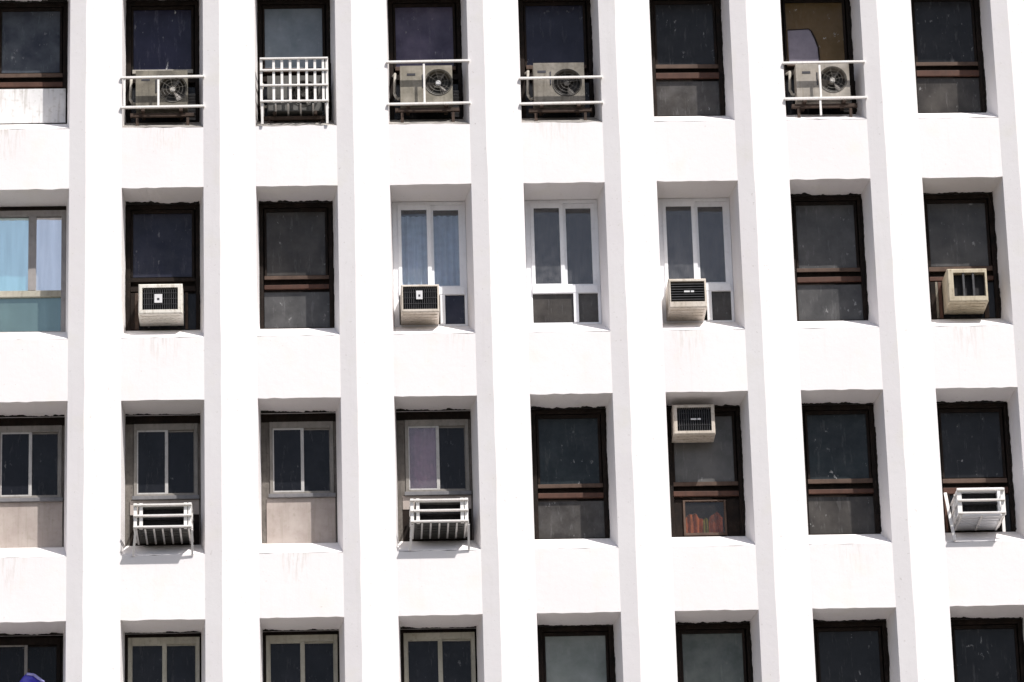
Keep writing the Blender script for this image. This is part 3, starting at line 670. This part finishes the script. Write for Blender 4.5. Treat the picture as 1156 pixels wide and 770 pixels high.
# ------------------------------------------------------------------ two-bar railings (top row)
def railing(c, label, vt, vb, posts, u0=-0.02, u1=1.178, y=-0.022):
    o = org(c, 0)
    root = empty('window_railing', (o[0] + WO / 2, y, o[2] - vb - 0.03), label, 'railing', 'white railings across the top row of windows')
    d = Vector(o) - Vector(root.location)
    for name, v in (('top_bar', vt), ('bottom_bar', vb)):
        m = MB(); m.bar((u0, y, -v), (u1, y, -v + 0.008), 0.044, 0.030); m.build(name, M_BAR, root, d, bevel=0.003)
    for u, a, b in posts:
        m = MB(); m.bar((u, y + 0.004, -a), (u, y + 0.004, -b), 0.030, 0.02); m.build('post', M_BAR, root, d, bevel=0.003)
    return root
railing(1, 'white two bar railing with uprights at its left end and middle before the grimy unit', 1.49, 1.95, ((0.52, 1.516, 1.924), (0.035, 1.516, 1.924)))
railing(3, 'white two bar railing with a single middle upright, nearest right of the grid cage', 1.295, 1.95, ((0.52, 1.321, 1.924),))
railing(4, 'white two bar railing with no uprights, set low across a tall unit', 1.572, 1.968, ())
railing(6, 'white two bar railing whose middle upright runs down to the sill, under the brown pane', 1.382, 1.94, ((0.515, 1.408, 1.914), (0.50, 1.966, 2.20)))

# ------------------------------------------------------------------ window air conditioners
def window_ac(c, r, label, u0, u1, v0, v1, y0=0.06, mat=None, badge=None, grille=(0.045, 0.05, 0.045, 0.07), slat='v', loglines=False, lean=0.0, y1=None, group='window air conditioners'):
    mat = mat or M_ACWHITE; o = org(c, r); y1 = y1 or D + 0.02
    root = empty('window_air_conditioner', (o[0] + (u0 + u1) / 2, (y0 + D) / 2, o[2] - v1), label, 'air conditioner', group)
    d = Vector(o) - Vector(root.location)
    gl, gr, gt, gb = grille
    iu0, iu1, iv0, iv1 = u0 + gl, u1 - gr, v0 + gt, v1 - gb
    q = MB(); ya, yb = y0, y0 + 0.12
    # splayed picture-frame front
    s = 0.014
    outer = [(u0, ya + s, -v1), (u1, ya + s, -v1), (u1, ya + s, -v0), (u0, ya + s, -v0)]
    rim = [(u0 + s, ya, -v1 + s), (u1 - s, ya, -v1 + s), (u1 - s, ya, -v0 - s), (u0 + s, ya, -v0 - s)]
    inner = [(iu0, ya, -iv1), (iu1, ya, -iv1), (iu1, ya, -iv0), (iu0, ya, -iv0)]
    deep = [(x, yb, z) for x, _, z in inner]
    back = [(x, y1, z) for x, _, z in outer]
    for a, b in ((outer, rim), (rim, inner), (inner, deep), (outer, back)):
        for k in range(4): q.quad(a[k], a[(k + 1) % 4], b[(k + 1) % 4], b[k])
    q.quad(*back)
    q.build('casing', mat, root, d)
    f = MB(); f.ub(iu0 + 0.001, iu1 - 0.001, yb - 0.012, yb - 0.002, iv0 + 0.001, iv1 - 0.001); f.build('coil', M_COIL, root, d)
    f = MB()
    if slat == 'v':
        n = int((iu1 - iu0) / 0.030)
        for k in range(1, n): x = iu0 + (iu1 - iu0) * k / n; f.ub(x - 0.004, x + 0.004, ya + 0.012, yb - 0.014, iv0, iv1)
        for k in range(1, 4): z = iv0 + (iv1 - iv0) * k / 4; f.ub(iu0, iu1, ya + 0.006, ya + 0.011, z - 0.003, z + 0.003)
    elif slat == 'h':
        n = int((iv1 - iv0) / 0.034)
        for k in range(1, n): z = iv0 + (iv1 - iv0) * k / n; f.ub(iu0, iu1, ya + 0.012, yb - 0.014, z - 0.005, z + 0.005)
    elif slat == 'one':
        z = iv0 + (iv1 - iv0) * 0.52; f.ub(iu0, iu1, ya + 0.012, yb - 0.014, z - 0.004, z + 0.004)
    else:
        for k in (0.32, 0.63): x = iu0 + (iu1 - iu0) * k; f.ub(x - 0.014, x + 0.014, ya + 0.012, yb - 0.014, iv0, iv1)
    f.build('grille', M_SLAT, root, d)
    if badge:
        bu, bv, bw, bh = badge
        f = MB(); f.ub(bu - bw / 2, bu + bw / 2, ya - 0.004, ya + 0.005, bv - bh / 2, bv + bh / 2); f.build('badge', M_BADGE, root, d, bevel=0.003)
        f = MB(); f.ub(bu - bw * 0.15, bu + bw * 0.15, ya - 0.006, ya - 0.003, bv - bh * 0.05, bv + bh * 0.2); f.build('badge_mark', M_MARK, root, d)
    if loglines:
        f = MB(); zc = (iv0 + iv1) / 2
        f.ub((iu0 + iu1) / 2 - 0.05, (iu0 + iu1) / 2 + 0.03, ya + 0.003, ya + 0.008, zc - 0.012, zc + 0.012); f.ub((iu0 + iu1) / 2 + 0.045, (iu0 + iu1) / 2 + 0.09, ya + 0.003, ya + 0.008, zc - 0.012, zc + 0.012)
        f.build('badge', M_BADGE, root, d)
    # ribs and drain lip under the casing
    f = MB()
    for k in range(3): f.ub(u0 + 0.03, u1 - 0.03, ya + 0.10 + k * 0.12, ya + 0.115 + k * 0.12, v1 + 0.001, v1 + 0.009)
    f.build('base_pan', mat, root, d)
    return root
window_ac(1, 1, 'white window air conditioner with a white square badge, set in a black timber window', 0.235, 0.855, 1.43, 1.875, badge=(0.515, 1.65, 0.11, 0.13), mat=M_ACPALE, grille=(0.055, 0.065, 0.055, 0.06))
window_ac(3, 1, 'cream window air conditioner with a white badge in a white framed window', 0.125, 0.665, 1.50, 1.915, y0=0.04, badge=(0.385, 1.66, 0.09, 0.13), grille=(0.03, 0.025, 0.03, 0.045))
window_ac(5, 1, 'cream window air conditioner without a badge in the rightmost white framed window', 0.105, 0.64, 1.475, 1.91, y0=0.02, mat=M_ACWHITE, grille=(0.03, 0.025, 0.04, 0.09), slat='h', loglines=True)
window_ac(7, 1, 'yellowed window air conditioner with two upright bars, at the right end of its row', 0.275, 0.84, 1.375, 1.87, y0=0.04, mat=M_ACYELLOW, grille=(0.085, 0.03, 0.06, 0.08), slat='x')
window_ac(5, 2, 'cream window air conditioner fixed at the top of its window above the rust red cloth', 0.105, 0.695, 0.115, 0.555, y0=0.20, grille=(0.06, 0.05, 0.045, 0.05), slat='v', loglines=True)
window_ac(1, 2, 'caged window air conditioner in the window left of the uncovered pinkish board', 0.245, 0.94, 1.58, 1.915, y0=-0.12, mat=M_ACGREY, grille=(0.045, 0.045, 0.02, 0.03), slat='one')
window_ac(3, 2, 'caged window air conditioner below the faded pink curtain', 0.255, 0.945, 1.58, 1.915, y0=-0.12, mat=M_ACGREY, grille=(0.045, 0.045, 0.02, 0.03), slat='one')
window_ac(7, 2, 'white window air conditioner with two dark slots, inside the cage at the right edge', 0.20, 0.80, 1.50, 1.915, y0=-0.10, mat=M_WALU, grille=(0.05, 0.05, 0.05, 0.04), slat='one')

# ------------------------------------------------------------------ guard cages
def cage(c, r, label, u0, u1, v0, v1, y, horiz, verts, bottom=6, w=0.056, braces=True, side=True, vbar=0.03, yback=None, group='white guard cages over air conditioners'):
    o = org(c, r); yb = yback if yback is not None else D - 0.06
    root = empty('guard_cage', (o[0] + (u0 + u1) / 2, 0.0, o[2] - v1), label, 'guard cage', group)
    d = Vector(o) - Vector(root.location)
    m = MB()
    for v in horiz: m.bar((u0, y, -v), (u1, y, -v), w, 0.02)
    for u in verts: m.bar((u, y + 0.012, -horiz[0] + w / 2 - 0.004), (u, y + 0.012, -horiz[-1] - w / 2 + 0.004), vbar, 0.016)
    m.build('front_frame', M_BAR, root, d)
    m = MB()
    for k in range(bottom):
        u = u0 + 0.04 + (u1 - u0 - 0.08) * k / (bottom - 1); m.bar((u, y + 0.02, -v1 - 0.006), (u, yb, -v1 - 0.006), 0.024, 0.014)
    m.build('bottom_grate', M_BAR, root, d)
    if side:
        for u in (u0 + 0.008, u1 - 0.008):
            m = MB()
            for v in horiz: m.bar((u, y + 0.02, -v), (u, yb if v < v1 - 0.2 else yb, -v), 0.022)
            for yy in (0.12,): m.bar((u, yy, -v0 + 0.012), (u, yy, -v1 - 0.012), 0.022)
            m.build('side_frame', M_BAR, root, d)
    if braces:
        for u in (u0 + 0.03, u1 - 0.0):
            m = MB(); m.bar((u, y + 0.03, -v1 - 0.02), (u + (0.0 if u > 0.5 else -0.045), -0.012, -v1 - 0.33), 0.030, 0.02); m.build('brace', M_BAR, root, d)
    return root
cage(1, 2, 'white guard cage in the third row between the two uncovered pinkish boards', 0.185, 0.985, 1.575, 1.935, -0.22, (1.60, 1.755, 1.915), (0.21, 0.96, 0.29, 0.90), w=0.066, vbar=0.046, bottom=7)
cage(3, 2, 'white guard cage hanging below the faded pink curtain', 0.19, 0.99, 1.572, 1.92, -0.22, (1.595, 1.745, 1.90), (0.215, 0.965, 0.295, 0.905), w=0.066, vbar=0.046, bottom=7)
cage(7, 2, 'white guard cage at the right edge of the third row', 0.18, 0.835, 1.54, 1.93, -0.20, (1.565, 1.715, 1.90), (0.205, 0.81), bottom=3, braces=False, vbar=0.06, w=0.064)
root = [o for o in bpy.data.objects if o.get('label') == 'white guard cage at the right edge of the third row'][0]
d = Vector(org(7, 2)) - Vector(root.location)
for a, b in (((0.055, 0.10, -1.51), (0.13, -0.012, -2.24)), ((0.835, 0.05, -1.46), (0.835, 0.05, -2.10))):
    m = MB(); m.bar(a, b, 0.04, 0.03); m.build('side_post', M_BAR, root, d)
cage(2, 0, 'white grid cage of many small squares in the top row', 0.072, 1.045, 1.215, 1.93, -0.07, (1.24, 1.42, 1.655, 1.90), [0.09 + k * 0.134 * 0.88 + (0.06 if k else 0) for k in range(8)] + [1.028], w=0.044, vbar=0.036, yback=D - 0.02, braces=False)
root = [o for o in bpy.data.objects if o.get('label') == 'white grid cage of many small squares in the top row'][0]
d = Vector(org(2, 0)) - Vector(root.location)
for u in (0.10, 1.025):
    m = MB(); m.bar((u, -0.05, -1.925), (u, -0.03, -2.235), 0.034, 0.02); m.build('leg', M_BAR, root, d)

# ------------------------------------------------------------------ camera (solved from the facade's own grid)
cam = bpy.data.cameras.new('camera'); co = bpy.data.objects.new('camera', cam); COL.objects.link(co)
RX, RY, RZ = 0.3402, 0.0294, -0.0448
cxr, sxr, cyr, syr, czr, szr = math.cos(RX), math.sin(RX), math.cos(RY), math.sin(RY), math.cos(RZ), math.sin(RZ)
Rx = Matrix(((1, 0, 0), (0, cxr, -sxr), (0, sxr, cxr))); Ry = Matrix(((cyr, 0, syr), (0, 1, 0), (-syr, 0, cyr))); Rz = Matrix(((czr, -szr, 0), (szr, czr, 0), (0, 0, 1)))
R = Rz @ Rx @ Ry
right, fwd, up = R.col[0], R.col[1], R.col[2]
M = Matrix(((right[0], up[0], -fwd[0]), (right[1], up[1], -fwd[1]), (right[2], up[2], -fwd[2]))).to_4x4()
M.translation = Vector((4.8261, -56.7641, Z0 - 25.6715))
co.matrix_world = M
cam.sensor_width = 36; cam.lens = 4846.95 / 1156 * 36; cam.clip_end = 6000; cam.clip_start = 0.5
S.camera = co

# ------------------------------------------------------------------ light
EL, AZ = math.radians(55), math.radians(38)          # sun high, to the right of the facade's normal
sd = Vector((math.sin(AZ) * math.cos(EL), -math.cos(AZ) * math.cos(EL), math.sin(EL)))
sl = bpy.data.lights.new('sun', 'SUN'); sl.energy = 4.2; sl.angle = math.radians(0.6); sl.color = (1.0, 0.955, 0.91)
so = bpy.data.objects.new('sun', sl); COL.objects.link(so); so.location = (20, -40, 80)
so.rotation_euler = sd.to_track_quat('Z', 'Y').to_euler()
W = bpy.data.worlds.new('World'); S.world = W; W.use_nodes = True
nt = W.node_tree; bg = nt.nodes['Background']
sky = nt.nodes.new('ShaderNodeTexSky'); sky.sky_type = 'NISHITA'; sky.sun_disc = False
sky.sun_elevation = EL; sky.sun_rotation = math.atan2(sd.x, sd.y); sky.altitude = 50; sky.air_density = 1.0; sky.dust_density = 3.0; sky.ozone_density = 1.0
nt.links.new(sky.outputs[0], bg.inputs[0]); bg.inputs[1].default_value = 0.092
S.view_settings.view_transform = 'Standard'; S.view_settings.look = 'None'; S.view_settings.gamma = 1.0
S.view_settings.exposure = 0.37
